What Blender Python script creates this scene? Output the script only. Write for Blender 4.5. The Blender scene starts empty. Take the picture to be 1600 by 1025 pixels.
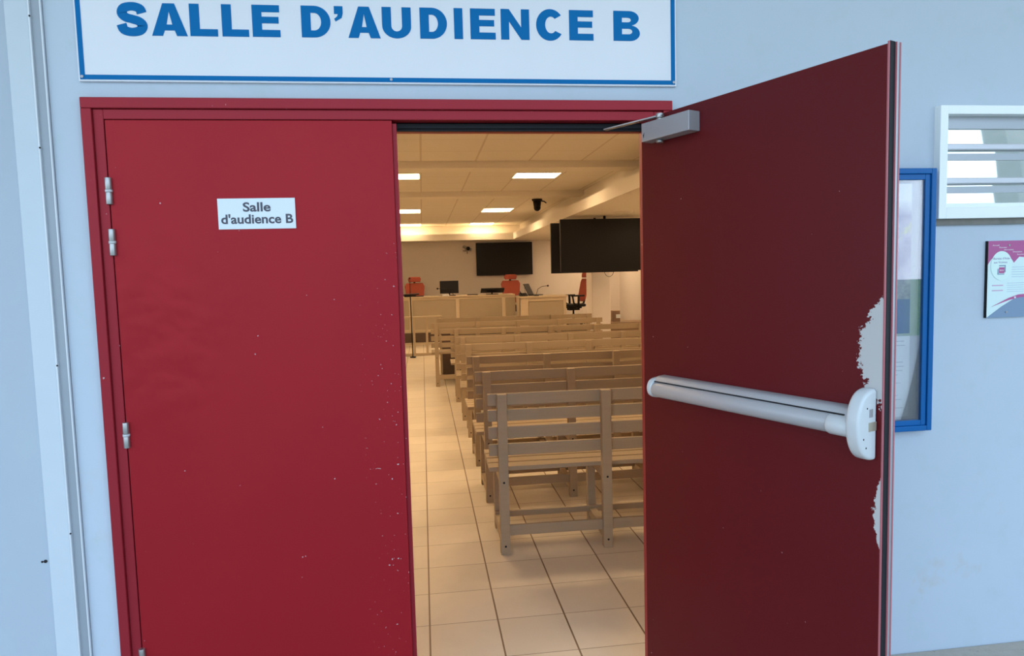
import bpy, bmesh, math, random
from mathutils import Vector, Matrix
random.seed(7)
S = bpy.context.scene
COL = S.collection

# ------------------------------------------------------------------ camera
CAM_H = 1.527
cam_d = bpy.data.cameras.new('camera'); cam = bpy.data.objects.new('camera', cam_d); COL.objects.link(cam)
right = Vector((0.99111, -0.130353, -0.026612)); down = Vector((-0.036531, -0.074304, -0.996566)); fwd = Vector((0.127928, 0.98868, -0.078405))
m = Matrix(((right.x, -down.x, -fwd.x, 0), (right.y, -down.y, -fwd.y, -2.30), (right.z, -down.z, -fwd.z, CAM_H), (0, 0, 0, 1)))
cam.matrix_world = m
cam_d.sensor_width = 36; cam_d.sensor_fit = 'HORIZONTAL'; cam_d.lens = 36 * 1066.8 / 1600
cam_d.clip_start = 0.05; cam_d.clip_end = 200
S.camera = cam

# ------------------------------------------------------------------ world and exposure
W = bpy.data.worlds.new('sky'); S.world = W; W.use_nodes = True
wn = W.node_tree; wn.nodes.clear()
wo = wn.nodes.new('ShaderNodeOutputWorld'); wb = wn.nodes.new('ShaderNodeBackground')
tc = wn.nodes.new('ShaderNodeTexCoord'); sp = wn.nodes.new('ShaderNodeSeparateXYZ'); cr = wn.nodes.new('ShaderNodeValToRGB')
wn.links.new(tc.outputs['Generated'], sp.inputs[0]); wn.links.new(sp.outputs['Z'], cr.inputs[0])
cr.color_ramp.elements[0].position = 0.0; cr.color_ramp.elements[0].color = (0.73, 0.86, 1.0, 1)
cr.color_ramp.elements[1].position = 0.7; cr.color_ramp.elements[1].color = (0.45, 0.70, 1.0, 1)
wn.links.new(cr.outputs[0], wb.inputs[0]); wb.inputs[1].default_value = 2.7
wn.links.new(wb.outputs[0], wo.inputs[0])
PANEL_POWER = 23.5
PANEL_TINT = (1.0, 0.71, 0.405)
S.view_settings.view_transform = 'Standard'; S.view_settings.look = 'None'
S.view_settings.gamma = 1; S.view_settings.use_curve_mapping = False
S.view_settings.exposure = 0.0
S.cycles.max_bounces = 8; S.cycles.diffuse_bounces = 5; S.cycles.glossy_bounces = 4
S.cycles.sample_clamp_indirect = 6; S.cycles.use_denoising = True

# ------------------------------------------------------------------ node helpers
class NT:
    def __init__(s, name):
        s.m = bpy.data.materials.new(name); s.m.use_nodes = True; s.t = s.m.node_tree
        s.b = s.t.nodes['Principled BSDF']
    def n(s, k, **kw):
        x = s.t.nodes.new(k)
        for a, b in kw.items(): setattr(x, a, b)
        return x
    def l(s, a, b): s.t.links.new(a, b)
    def put(s, sock, v):
        if isinstance(v, bpy.types.NodeSocket): s.l(v, sock)
        elif isinstance(v, (tuple, list)) and len(v) == 3 and sock.type == 'RGBA': sock.default_value = (*v, 1)
        else: sock.default_value = v
    def ma(s, op, a, b=0.0, clamp=False):
        x = s.n('ShaderNodeMath', operation=op, use_clamp=clamp); s.put(x.inputs[0], a); s.put(x.inputs[1], b); return x.outputs[0]
    def mix(s, f, a, b):
        x = s.n('ShaderNodeMix', data_type='RGBA'); s.put(x.inputs[0], f); s.put(x.inputs[6], a); s.put(x.inputs[7], b); return x.outputs[2]
    def xyz(s, what='Object'):
        c = s.n('ShaderNodeTexCoord'); q = s.n('ShaderNodeSeparateXYZ'); s.l(c.outputs[what], q.inputs[0]); s.vec = c.outputs[what]; return q.outputs
    def noise(s, scale, detail=3, rough=0.5, vec=None, stretch=None):
        x = s.n('ShaderNodeTexNoise'); x.inputs['Scale'].default_value = scale; x.inputs['Detail'].default_value = detail; x.inputs['Roughness'].default_value = rough
        if vec is None:
            c = s.n('ShaderNodeTexCoord'); vec = c.outputs['Object']
        if stretch:
            mp = s.n('ShaderNodeMapping'); mp.inputs['Scale'].default_value = stretch; s.l(vec, mp.inputs[0]); vec = mp.outputs[0]
        s.l(vec, x.inputs['Vector']); return x.outputs['Fac']
    def ramp(s, f, lo, hi):
        x = s.n('ShaderNodeMapRange', clamp=True); s.put(x.inputs[0], f); x.inputs[1].default_value = lo; x.inputs[2].default_value = hi; return x.outputs[0]
    def bump(s, hgt, strength=0.3, dist=0.01):
        x = s.n('ShaderNodeBump'); x.inputs['Strength'].default_value = strength; x.inputs['Distance'].default_value = dist
        s.l(hgt, x.inputs['Height']); s.l(x.outputs[0], s.b.inputs['Normal'])
    def base(s, v): s.put(s.b.inputs['Base Color'], v)
    def rough(s, v): s.put(s.b.inputs['Roughness'], v)

def plain(name, c, r=0.5, metal=0.0, var=0.06, scale=6, spec=0.5):
    q = NT(name); f = q.noise(scale)
    q.base(q.mix(f, tuple(x * (1 - var) for x in c), tuple(min(1, x * (1 + var)) for x in c)))
    q.rough(r); q.b.inputs['Metallic'].default_value = metal; q.b.inputs['Specular IOR Level'].default_value = spec
    return q.m

def srgb(r, g, b):
    f = lambda v: (v / 255 / 12.92) if v / 255 <= 0.04045 else ((v / 255 + 0.055) / 1.055) ** 2.4
    return (f(r), f(g), f(b))

# exterior wall paint: pale blue grey with faint stains
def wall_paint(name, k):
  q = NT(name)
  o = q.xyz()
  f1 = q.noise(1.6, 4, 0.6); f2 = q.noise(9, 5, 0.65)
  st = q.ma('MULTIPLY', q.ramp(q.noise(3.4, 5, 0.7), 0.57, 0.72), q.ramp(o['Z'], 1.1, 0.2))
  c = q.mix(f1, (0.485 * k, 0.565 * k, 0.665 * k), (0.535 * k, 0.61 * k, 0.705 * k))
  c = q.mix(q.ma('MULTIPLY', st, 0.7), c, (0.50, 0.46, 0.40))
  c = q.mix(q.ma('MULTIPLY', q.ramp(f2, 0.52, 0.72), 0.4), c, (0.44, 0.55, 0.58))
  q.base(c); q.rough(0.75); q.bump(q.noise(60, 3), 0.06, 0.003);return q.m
WALLX = wall_paint('pale_blue_wall_paint', 1.0); WALLX2 = wall_paint('shaded_blue_wall_paint', 0.84)  # second copy is darkened: shade on the far left panel put into the paint
WALLI = plain('cream_interior_wall_paint', (0.74, 0.68, 0.65), 0.85, var=0.02)
CEILW = plain('soffit_paint', (0.80, 0.74, 0.64), 0.85, var=0.015)
COLPAINT = plain('pale_trim_paint', (0.56, 0.63, 0.70), 0.6, var=0.03, scale=14)
ALU = plain('grey_aluminium', (0.42, 0.45, 0.49), 0.42, 0.55, var=0.05)
GROOVE = plain('joint_cover_grey', (0.33, 0.37, 0.42), 0.5, 0.2, var=0.05)
EDGEW = plain('white_joint_lip', (0.66, 0.70, 0.75), 0.45, 0.1)

def red_paint(name, edge_chips=False, big_chip=False, dents=False, col=(0.325, 0.012, 0.020)):
    q = NT(name); o = q.xyz()
    c = q.mix(q.noise(2.2, 3), tuple(x * 0.93 for x in col), tuple(x * 1.07 for x in col))
    sp = q.ma('MULTIPLY', q.ramp(q.noise(70, 1.0, 0.5), 0.80, 0.82), 0.7)                      # rare little paint chips
    if edge_chips:
        near = q.ramp(o['X'], 0.72, 0.86)
        sp2 = q.ma('MULTIPLY', q.ramp(q.noise(95, 1.5, 0.5), 0.715, 0.74), q.ma('MULTIPLY', near, q.ramp(o['Z'], 1.75, 1.3)))
        sp = q.ma('MAXIMUM', sp, sp2)
    c = q.mix(sp, c, (0.60, 0.55, 0.58))
    if big_chip:
        u = q.ma('SUBTRACT', 0.834, o['X'])
        nz = q.ma('MULTIPLY', q.ma('SUBTRACT', q.noise(42, 5, 0.75), 0.5), 0.10)
        def lobe(zc, half, wid):
            t = q.ma('DIVIDE', q.ma('SUBTRACT', o['Z'], zc), half)
            return q.ma('MULTIPLY', q.ma('SUBTRACT', 1.0, q.ma('POWER', q.ma('ABSOLUTE', t), 2.0)), wid)
        a = q.ma('SUBTRACT', q.ma('ADD', lobe(1.318, 0.125, 0.053), nz), u)
        b = q.ma('SUBTRACT', q.ma('ADD', lobe(0.925, 0.07, 0.010), q.ma('MULTIPLY', nz, 0.4)), u)
        msk = q.ramp(q.ma('MAXIMUM', a, b), 0.0, 0.001)
        c = q.mix(msk, c, (0.50, 0.50, 0.50))
    q.base(c); q.rough(0.42); q.b.inputs['Specular IOR Level'].default_value = 0.20 if big_chip else 0.20; q.b.inputs['Metallic'].default_value = 0.0 if big_chip else 0.25
    if dents:
        d = q.ma('MULTIPLY', q.noise(11, 2, 0.45), q.ma('MULTIPLY', q.ramp(o['X'], 0.42, 0.2), q.ma('MULTIPLY', q.ramp(o['Z'], 1.75, 1.5), q.ramp(o['Z'], 0.9, 1.2))))
        d2 = q.ma('MULTIPLY', q.noise(3.0, 1, 0.4), 0.5)
        q.bump(q.ma('ADD', d, d2), 0.5, 0.012)
    else:
        q.bump(q.noise(2.5, 1), 0.12, 0.01)
    return q.m
REDL = red_paint('dark_red_door_paint', edge_chips=True, dents=True)
REDR = red_paint('shaded_red_door_paint_worn', big_chip=True, col=(0.108, 0.005, 0.008))  # base colour darkened for the leaf's side facing away from the light
REDF = red_paint('dark_red_frame_paint', col=(0.30, 0.020, 0.032))
PINK = plain('faded_red_door_edge', (0.42, 0.12, 0.14), 0.4)
SEAL = plain('black_rubber_seal', (0.010, 0.012, 0.016), 0.6, spec=0.25)
GREYM = plain('silver_closer_paint', (0.36, 0.36, 0.38), 0.38, 0.35)
BARM = plain('light_grey_push_bar', (0.42, 0.42, 0.44), 0.42, 0.2, var=0.03)
PLAST = plain('off_white_plastic', (0.57, 0.60, 0.62), 0.32, var=0.02)
CHROME = plain('satin_steel', (0.42, 0.42, 0.42), 0.35, 0.8)
WHITEF = plain('white_enamel', (0.90, 0.95, 0.95), 0.35, var=0.02)
BLUEF = plain('blue_enamel', (0.003, 0.12, 0.38), 0.3, var=0.08, spec=0.25)
SIGNW = plain('sign_white', (0.73, 0.745, 0.80), 0.3, var=0.02)
SIGNB = plain('sign_blue', (0.0015, 0.145, 0.40), 0.6, var=0.05, spec=0.12)
PLATEW = plain('plate_white', (0.72, 0.80, 0.86), 0.35, var=0.01)
PLATEK = plain('plate_lettering', (0.055, 0.055, 0.085), 0.4)
DARKH = plain('dark_hole', (0.01, 0.01, 0.012), 0.9)
BLACKG = plain('black_screen_glass', (0.009, 0.009, 0.011), 0.3, var=0.02, spec=0.22)
BLACKP = plain('black_plastic', (0.010, 0.010, 0.012), 0.5, spec=0.25)
REDC = plain('orange_red_mesh_fabric', (0.40, 0.085, 0.055), 0.9, var=0.15, scale=60)
WOODD = plain('dark_brown_wood', (0.085, 0.052, 0.035), 0.6, var=0.2, scale=12)
BROWNB = plain('brown_laminate', (0.22, 0.14, 0.09), 0.6, var=0.15)
GREYPC = plain('grey_monitor_shell', (0.35, 0.33, 0.30), 0.5)

# beige painted wood
def wood(name, a, b, sx=(2, 30, 30), r=0.55):
    q = NT(name); f = q.noise(1.6, 5, 0.6, stretch=sx); q.base(q.mix(f, a, b)); q.rough(r); q.bump(f, 0.06, 0.003); return q.m
BENCH = wood('grey_beige_painted_wood', (0.345, 0.26, 0.165), (0.415, 0.315, 0.205))
DESKW = wood('pale_desk_wood', (0.50, 0.40, 0.28), (0.58, 0.47, 0.34))
DESKP = plain('desk_panel_laminate', (0.37, 0.30, 0.21), 0.6, var=0.03)

# floor tiles
q = NT('cream_floor_tiles'); o = q.xyz()
def saw(v, off, per):
    t = q.ma('DIVIDE', q.ma('SUBTRACT', v, off), per)
    fr = q.ma('FRACT', t); return q.ma('MULTIPLY', q.ma('MINIMUM', fr, q.ma('SUBTRACT', 1.0, fr)), per), q.ma('FLOOR', t)
dx, ix = saw(o['X'], -0.0216, 0.30); dy, iy = saw(o['Y'], 1.512, 0.30)
gx = q.ramp(dx, 0.0044, 0.0030); gy = q.ramp(dy, 0.0026, 0.0014)
g = q.ma('MAXIMUM', gx, q.ma('MULTIPLY', gy, 0.8))
wn_ = q.n('ShaderNodeTexWhiteNoise', noise_dimensions='2D'); cb = q.n('ShaderNodeCombineXYZ'); q.l(ix, cb.inputs[0]); q.l(iy, cb.inputs[1]); q.l(cb.outputs[0], wn_.inputs['Vector'])
tile = q.mix(wn_.outputs['Value'], (0.64, 0.555, 0.435), (0.70, 0.61, 0.485))
tile = q.mix(q.ma('MULTIPLY', q.ramp(q.noise(3.0, 5, 0.65), 0.45, 0.8), 0.35), tile, (0.47, 0.42, 0.36))
q.base(q.mix(g, tile, (0.17, 0.10, 0.045))); q.rough(0.42)
q.bump(q.ma('SUBTRACT', 1.0, g), 0.25, 0.002); FLOORM = q.m

# suspended ceiling tiles
q = NT('suspended_ceiling_tiles'); o = q.xyz()
dx, ix = saw(o['X'], 0.033, 0.60); dy, iy = saw(o['Y'], 5.36, 0.60)
g = q.ma('MAXIMUM', q.ma('MULTIPLY', q.ramp(dx, 0.013, 0.007), 1.0), q.ma('MULTIPLY', q.ramp(dy, 0.010, 0.005), 0.7))
q.base(q.mix(g, q.mix(q.noise(40, 4), (0.74, 0.68, 0.58), (0.80, 0.74, 0.64)), (0.62, 0.54, 0.43))); q.rough(0.9); CEILT = q.m

# outside concrete ground
q = NT('rough_grey_concrete'); f = q.noise(14, 6, 0.7)
q.base(q.mix(q.ramp(q.noise(60, 4, 0.7), 0.62, 0.72), q.mix(f, (0.38, 0.34, 0.29), (0.54, 0.48, 0.41)), (0.10, 0.09, 0.08))); q.rough(0.9); q.bump(q.noise(45, 6), 0.5, 0.008); CONC = q.m
q = NT('lawn_grass'); q.base(q.mix(q.noise(3, 5), (0.10, 0.19, 0.035), (0.26, 0.34, 0.08))); q.rough(0.9); GRASS = q.m
q = NT('hedge_leaves'); q.base(q.mix(q.noise(5, 6), (0.03, 0.07, 0.02), (0.15, 0.22, 0.06))); q.rough(0.8); q.bump(q.noise(6, 5), 1.0, 0.2); HEDGE = q.m
CANOPY = plain('canopy_underside_paint', (0.93, 0.83, 0.70), 0.85, var=0.03)

# emissive diffuser
q = NT('lit_opal_diffuser'); q.b.inputs['Emission Color'].default_value = (*PANEL_TINT, 1); q.b.inputs['Emission Strength'].default_value = PANEL_POWER
q.base((0.8, 0.8, 0.8)); LIT = q.m
LIT2 = LIT.copy(); LIT2.name = 'bright_opal_diffuser'; LIT2.node_tree.nodes['Principled BSDF'].inputs['Emission Strength'].default_value = PANEL_POWER * 1.7
# glass
q = NT('reflective_louvre_glass'); q.base((0.80, 0.84, 0.83)); q.b.inputs['Metallic'].default_value = 0.9; q.rough(0.02); q.b.inputs['Transmission Weight'].default_value = 0.3; GLASSL = q.m
q = NT('clear_glass'); q.base((1, 1, 1)); q.rough(0.0); q.b.inputs['IOR'].default_value = 1.5; q.b.inputs['Transmission Weight'].default_value = 1.0
tr = q.n('ShaderNodeBsdfTransparent'); gl = q.n('ShaderNodeBsdfGlossy'); gl.inputs['Roughness'].default_value = 0.01
fr = q.n('ShaderNodeFresnel'); fr.inputs[0].default_value = 1.6; mx = q.n('ShaderNodeMixShader')
q.l(q.ma('MULTIPLY', fr.outputs[0], 0.9, True), mx.inputs[0]); q.l(tr.outputs[0], mx.inputs[1]); q.l(gl.outputs[0], mx.inputs[2])
q.l(mx.outputs[0], q.t.nodes['Material Output'].inputs[0]); GLASSC = q.m

# ------------------------------------------------------------------ mesh helpers
class MB:
    def __init__(s): s.bm = bmesh.new()
    def box(s, x0, x1, y0, y1, z0, z1, mi=0):
        vs = [s.bm.verts.new((x, y, z)) for z in (z0, z1) for y in (y0, y1) for x in (x0, x1)]
        for idx in ((0, 2, 3, 1), (4, 5, 7, 6), (0, 1, 5, 4), (2, 6, 7, 3), (0, 4, 6, 2), (1, 3, 7, 5)):
            f = s.bm.faces.new([vs[i] for i in idx]); f.material_index = mi
        return s
    def cyl(s, a, b, r, n=16, r2=None, cap=True):
        a, b = Vector(a), Vector(b); d = (b - a).normalized(); r2 = r if r2 is None else r2
        u = d.orthogonal().normalized(); v = d.cross(u)
        ra = [s.bm.verts.new(a + (u * math.cos(t) + v * math.sin(t)) * r) for t in [2 * math.pi * i / n for i in range(n)]]
        rb = [s.bm.verts.new(b + (u * math.cos(t) + v * math.sin(t)) * r2) for t in [2 * math.pi * i / n for i in range(n)]]
        for i in range(n):
            f = s.bm.faces.new((ra[i], ra[(i + 1) % n], rb[(i + 1) % n], rb[i])); f.smooth = True
        if cap: s.bm.faces.new(ra[::-1]); s.bm.faces.new(rb)
        return s
    def tube(s, pts, r, n=8):
        for a, b in zip(pts, pts[1:]): s.cyl(a, b, r, n)
        return s
    def beam(s, a, b, w, h, up=(0, 0, 1)):
        """box along a-b, w wide, h along up"""
        a, b = Vector(a), Vector(b); d = (b - a).normalized(); x = d.cross(Vector(up)).normalized(); z = x.cross(d)
        vs = [s.bm.verts.new(p + x * (i * w / 2) + z * (j * h / 2)) for p in (a, b) for j in (-1, 1) for i in (-1, 1)]
        for idx in ((0, 1, 3, 2), (4, 6, 7, 5), (0, 4, 5, 1), (2, 3, 7, 6), (0, 2, 6, 4), (1, 5, 7, 3)): s.bm.faces.new([vs[i] for i in idx])
        return s
    def prism(s, pts, vec, smooth=False):
        """pts: list of 3D points (planar polygon), extruded by vec"""
        v = Vector(vec); a = [s.bm.verts.new(p) for p in pts]; b = [s.bm.verts.new(Vector(p) + v) for p in pts]; n = len(pts)
        s.bm.faces.new(a[::-1]); s.bm.faces.new(b)
        for i in range(n):
            f = s.bm.faces.new((a[i], a[(i + 1) % n], b[(i + 1) % n], b[i])); f.smooth = smooth
        return s
    def sphere(s, c, r, n=12, sc=(1, 1, 1)):
        m = Matrix.Translation(c) @ Matrix.Diagonal((*[r * k for k in sc], 1))
        res = bmesh.ops.create_uvsphere(s.bm, u_segments=n, v_segments=n // 2 + 2, radius=1, matrix=m)
        for v in res['verts']:
            for f in v.link_faces: f.smooth = True
        return s
    def build(s, name, mat, parent=None, bevel=0.0, seg=2, loc=None):
        bmesh.ops.recalc_face_normals(s.bm, faces=s.bm.faces)
        me = bpy.data.meshes.new(name); s.bm.to_mesh(me); s.bm.free()
        for mm in (mat if isinstance(mat, (list, tuple)) else [mat]): me.materials.append(mm)
        ob = bpy.data.objects.new(name, me); COL.objects.link(ob)
        if parent is not None: ob.parent = parent
        if loc: ob.location = loc
        if bevel:
            b = ob.modifiers.new('bevel', 'BEVEL'); b.width = bevel; b.segments = seg; b.limit_method = 'ANGLE'; b.angle_limit = math.radians(50)
        return ob
def box(name, mat, x0, x1, y0, y1, z0, z1, parent=None, bevel=0.0): return MB().box(x0, x1, y0, y1, z0, z1).build(name, mat, parent, bevel)
def struct(o): o['kind'] = 'structure'; return o
def thing(name, label, cat, loc=(0, 0, 0), rz=0, group=None):
    o = bpy.data.objects.new(name, None); COL.objects.link(o); o.empty_display_size = 0.1
    o.location = loc; o.rotation_euler = (0, 0, rz); tag(o, label, cat, group); return o
def tag(o, label, cat, group=None):
    o['label'] = label; o['category'] = cat
    if group: o['group'] = group
    return o
def root(name, loc=(0, 0, 0), rz=0):
    o = bpy.data.objects.new(name, None); COL.objects.link(o); o.location = loc; o.rotation_euler = (0, 0, rz); o.empty_display_size = 0.1; return o
def copy_tree(o, parent=None):
    c = o.copy(); COL.objects.link(c)
    if parent: c.parent = parent
    for ch in list(o.children): copy_tree(ch, c)
    return c
def outlines(name, mat, loops, y, thick, parent=None):
    """flat lettering: closed loops of (x, z) filled even-odd, standing at depth y, facing -y"""
    cu = bpy.data.curves.new(name, 'CURVE'); cu.dimensions = '2D'; cu.fill_mode = 'BOTH'; cu.extrude = thick / 2
    for lp in loops:
        sl = cu.splines.new('POLY'); sl.points.add(len(lp) - 1)
        for p, (x, z) in zip(sl.points, lp): p.co = (x, z, 0, 1)
        sl.use_cyclic_u = True
    t = bpy.data.objects.new('tmp', cu); COL.objects.link(t); bpy.context.view_layer.update()
    me = bpy.data.meshes.new_from_object(t.evaluated_get(bpy.context.evaluated_depsgraph_get()))
    bpy.data.objects.remove(t)
    me.transform(Matrix.Translation((0, y, 0)) @ Matrix.Rotation(math.pi / 2, 4, 'X'))
    me.name = name; me.materials.clear(); me.materials.append(mat)
    o = bpy.data.objects.new(name, me); COL.objects.link(o)
    if parent is not None: o.parent = parent
    return o
def text(name, mat, lines, y, thick, parent=None):
    """lines: (string, x0, x1 or None, zbase, size, bold)"""
    bm = bmesh.new()
    for s_, x0, x1, zb, size, bold in lines:
        cu = bpy.data.curves.new(name, 'FONT'); cu.body = s_; cu.size = size; cu.extrude = thick / 2; cu.offset = bold; cu.resolution_u = 4
        t = bpy.data.objects.new('tmp', cu); COL.objects.link(t); bpy.context.view_layer.update()
        me = bpy.data.meshes.new_from_object(t.evaluated_get(bpy.context.evaluated_depsgraph_get()))
        bpy.data.objects.remove(t)
        xs = [v.co.x for v in me.vertices]; w = max(xs) - min(xs); sx = (x1 - x0) / w if x1 else 1
        me.transform(Matrix.Translation((x0, y, zb)) @ Matrix.Rotation(math.pi / 2, 4, 'X') @ Matrix.Diagonal((sx, 1, 1, 1)) @ Matrix.Translation((-min(xs), 0, 0)))
        bm.from_mesh(me); bpy.data.meshes.remove(me)
    me = bpy.data.meshes.new(name); bm.to_mesh(me); bm.free(); me.materials.append(mat)
    o = bpy.data.objects.new(name, me); COL.objects.link(o)
    if parent is not None: o.parent = parent
    return o
R_ = math.radians

# ------------------------------------------------------------------ the setting: outside
OX0, OX1, OZ = -0.985, 0.850, 2.070          # hole in the wall for the door frame
WX0, WX1, WZ0, WZ1 = 1.862, 2.92, 1.690, 2.087
b = MB()
for (x0, x1, z0, z1) in ((-6, OX0, 0, 3.5), (OX1, WX0, 0, 3.5), (WX1, 6, 0, 3.5), (OX0, OX1, OZ, 3.5), (WX0, WX1, 0, WZ0), (WX0, WX1, WZ1, 3.5)):
    b.box(x0, x1, 0, 0.06, z0, z1, 0); b.box(x0, x1, 0.06, 0.12, z0, z1, 1)
wf = struct(b.build('wall_front', [WALLX, WALLI]))
struct(box('trim_1', COLPAINT, -1.212, -1.146, -0.010, 0.0, 0, 3.5, bevel=0.002))
g_ = root('trim_2'); struct(g_)
MB().box(-1.146, -1.108, -0.004, 0, 0, 3.5).build('joint_cover', GROOVE, g_)
MB().box(-1.146, -1.1405, -0.012, -0.001, 0, 3.5).box(-1.1125, -1.108, -0.012, -0.001, 0, 3.5).build('joint_lip', EDGEW, g_, 0.001)
b = MB()
for z in (2.34, 1.95, 1.28, 0.74): b.cyl((-1.141, -0.013, z), (-1.141, -0.0115, z), 0.0028, 8)
b.build('screw', DARKH, g_)
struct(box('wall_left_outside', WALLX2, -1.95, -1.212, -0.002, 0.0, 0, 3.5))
b = MB()
b.cyl((-1.226, -0.004, 0.652), (-1.226, -0.0015, 0.652), 0.0055, 8).cyl((-1.236, -0.0035, 0.651), (-1.236, -0.0015, 0.651), 0.0035, 8)
tag(b.build('wall_hole', DARKH), 'small dark drill hole low in the far left wall panel', 'hole')
# concrete ground, low kerb, canopy, lawn and hedge in front (seen only in the glass)
struct(box('floor_outside', CONC, -30, 30, -11, 0.0, -0.12, 0.0))
b = MB(); random.seed(3)
n = 40; top = []
pts = [(1.20 + i * (4.8 / n), -0.45 + random.uniform(-0.01, 0.01)) for i in range(n + 1)]
b.prism([(x, y, 0) for x, y in pts] + [(6.0, 0, 0), (1.20, 0, 0)], (0, 0, 0.040))
struct(b.build('trim_3', CONC, None, 0.006))
struct(box('ceiling_outside', CANOPY, -8, 8, -2.4, 0.12, 3.5, 3.65))
struct(box('wall_for_reflection', plain('grey_green_render', (0.32, 0.33, 0.30), 0.9), 8.2, 16, -6.4, -6, 0, 7))  # unseen wall, added for its grey-green reflection in the window glass
lw = box('ground_lawn', GRASS, -60, 60, -60, -11, -0.14, -0.03); struct(lw)
def blob(name, label, cat, c, r, sc, mat, grp=None):
    b = MB(); res = bmesh.ops.create_icosphere(b.bm, subdivisions=4, radius=1)
    for v in res['verts']:
        p = v.co.normalized(); k = 1 + 0.16 * math.sin(7 * p.x + c[0]) * math.sin(6 * p.y) + 0.12 * math.sin(13 * p.z + 5 * p.x) + random.uniform(-0.04, 0.04)
        v.co = Vector((p.x * sc[0], p.y * sc[1], p.z * sc[2])) * r * k
    for f in b.bm.faces: f.smooth = True
    o = b.build(name, mat); o.location = c; tag(o, label, cat, grp); return o
for i, (x, y, r, s_) in enumerate(((2.5, -15, 1.2, 1.0), (6.6, -18, 1.4, 1.2), (-9, -18, 1.6, 1.1))):
    blob('bush', ('rounded green bush on the lawn, reflected in the notice board glass', 'larger green bush beside the first one on the lawn', 'big green bush on the lawn far to the left')[i], 'bush', (x, y, r * 0.7), r, (1.3, 1, s_), HEDGE)

# ------------------------------------------------------------------ door frame
fr_ = root('trim_4'); struct(fr_)
b = MB()
fz = 2.1005
for x0, x1 in ((-1.015, -0.984), (0.833, 0.865)): b.box(x0, x1, -0.022, 0.0, 0, fz - 0.033)
b.box(-1.015, 0.865, -0.022, 0.0, fz - 0.033, fz)
b.build('architrave', REDF, fr_, 0.0025)
b = MB()
b.box(-0.984, -0.954, -0.012, 0.11, 0, 2.067); b.box(0.803, 0.833, -0.012, 0.11, 0, 2.067); b.box(-0.954, 0.803, -0.012, 0.11, 2.036, 2.067)
b.box(-0.954, -0.925, 0.045, 0.11, 0, 2.036); b.box(0.790, 0.803, 0.045, 0.115, 0, 2.036); b.box(-0.925, 0.790, 0.045, 0.11, 2.016, 2.036)
b.build('frame_jamb', REDF, fr_, 0.002)
b = MB(); b.box(-0.07, 0.79, 0.026, 0.045, 2.016, 2.034); b.box(-0.07, 0.79, 0.032, 0.045, 2.009, 2.017)
b.build('head_seal', SEAL, fr_, 0.003)

# ------------------------------------------------------------------ left door leaf
d1 = root('door_1', (-0.951, 0.0, 0.0)); struct(d1)
MB().box(0, 0.872, -0.012, 0.030, 0.012, 2.034).build('door_panel', REDL, d1, 0.0015)
MB().box(0.872, 0.886, 0.004, 0.030, 0.012, 2.028).build('meeting_stile', REDF, d1, 0.001)
def hinge(zc):
    h = root('hinge', (0.0, -0.0165, zc)); h.parent = d1
    MB().cyl((0, 0, 0.004), (0, 0, 0.041), 0.0098, 20).cyl((0, 0, -0.041), (0, 0, -0.004), 0.0098, 20).build('hinge_barrel', CHROME, h, 0.001)
    MB().cyl((0, 0, -0.004), (0, 0, 0.004), 0.0106, 20).build('hinge_washer', PLAST, h)
for z in (1.817, 1.659, 1.049, 0.300): hinge(z)
pl = MB().box(0.318, 0.556, -0.0155, -0.012, 1.693, 1.790).build('name_plate', PLATEW, d1, 0.0008)
pl['label'] = 'small white plate with dark lettering'
text('lettering', PLATEK, [('Salle', 0.395, 0.480, 1.7490, 0.040, 0.0010), ("d'audience B", 0.327, 0.548, 1.7110, 0.040, 0.0010)], -0.0158, 0.0006, pl)

# ------------------------------------------------------------------ right door leaf, open towards us
A = Vector((0.79, -0.146)); dd = Vector((0.3908, -0.9205))
H0 = A - dd * 0.110
d2 = root('door_2', (H0.x, H0.y, 0), math.atan2(dd.y, dd.x)); struct(d2)
LW = 0.842
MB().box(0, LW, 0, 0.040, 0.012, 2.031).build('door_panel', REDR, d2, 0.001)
b = MB(); b.box(LW - 0.0005, LW + 0.0035, -0.001, 0.003, 0.012, 2.036).box(LW - 0.0005, LW + 0.008, 0.0225, 0.0245, 0.012, 2.036).box(LW, LW + 0.008, 0.0355, 0.040, 0.012, 2.036)
b.build('edge_strip', PINK, d2, 0.0005)
MB().box(LW, LW + 0.0045, 0.003, 0.0225, 0.012, 2.037).build('edge_seal', SEAL, d2, 0.001)
MB().box(LW, LW + 0.0065, 0.0245, 0.0355, 0.012, 2.036).build('edge_channel', ALU, d2)
MB().box(0.0, LW, 0.010, 0.018, 2.031, 2.034).build('top_seal', SEAL, d2)
# push bar
pb = root('panic_bar'); pb.parent = d2
def dprof(u, prot, zc, hh, n=18, flat=0.35, z_off=0):
    pts = []
    for i in range(n + 1):
        t = -math.pi / 2 + math.pi * i / n
        yy = -prot * (math.copysign(abs(math.cos(t)) ** flat, math.cos(t)) if abs(math.cos(t)) > 1e-6 else 0)
        pts.append((u, yy, zc + hh * math.sin(t)))
    return pts
ZB = 1.142
b = MB(); b.prism(dprof(0.100, 0.046, ZB + 0.004, 0.036), (0.70, 0, 0), True); b.build('bar_housing', BARM, pb, 0.002)
b = MB(); b.prism(dprof(0.098, 0.062, ZB - 0.004, 0.029, flat=0.5), (0.655, 0, 0), True); b.build('push_pad', BARM, pb, 0.003)
MB().box(0.100, 0.775, -0.0475, -0.044, ZB + 0.0205, ZB + 0.0235).build('pad_gap', DARKH, pb)
b = MB(); b.prism(dprof(0.078, 0.062, ZB - 0.001, 0.034, flat=0.5), (0.024, 0, 0), True); b.build('end_cap', PLAST, pb, 0.006, 3)
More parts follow.
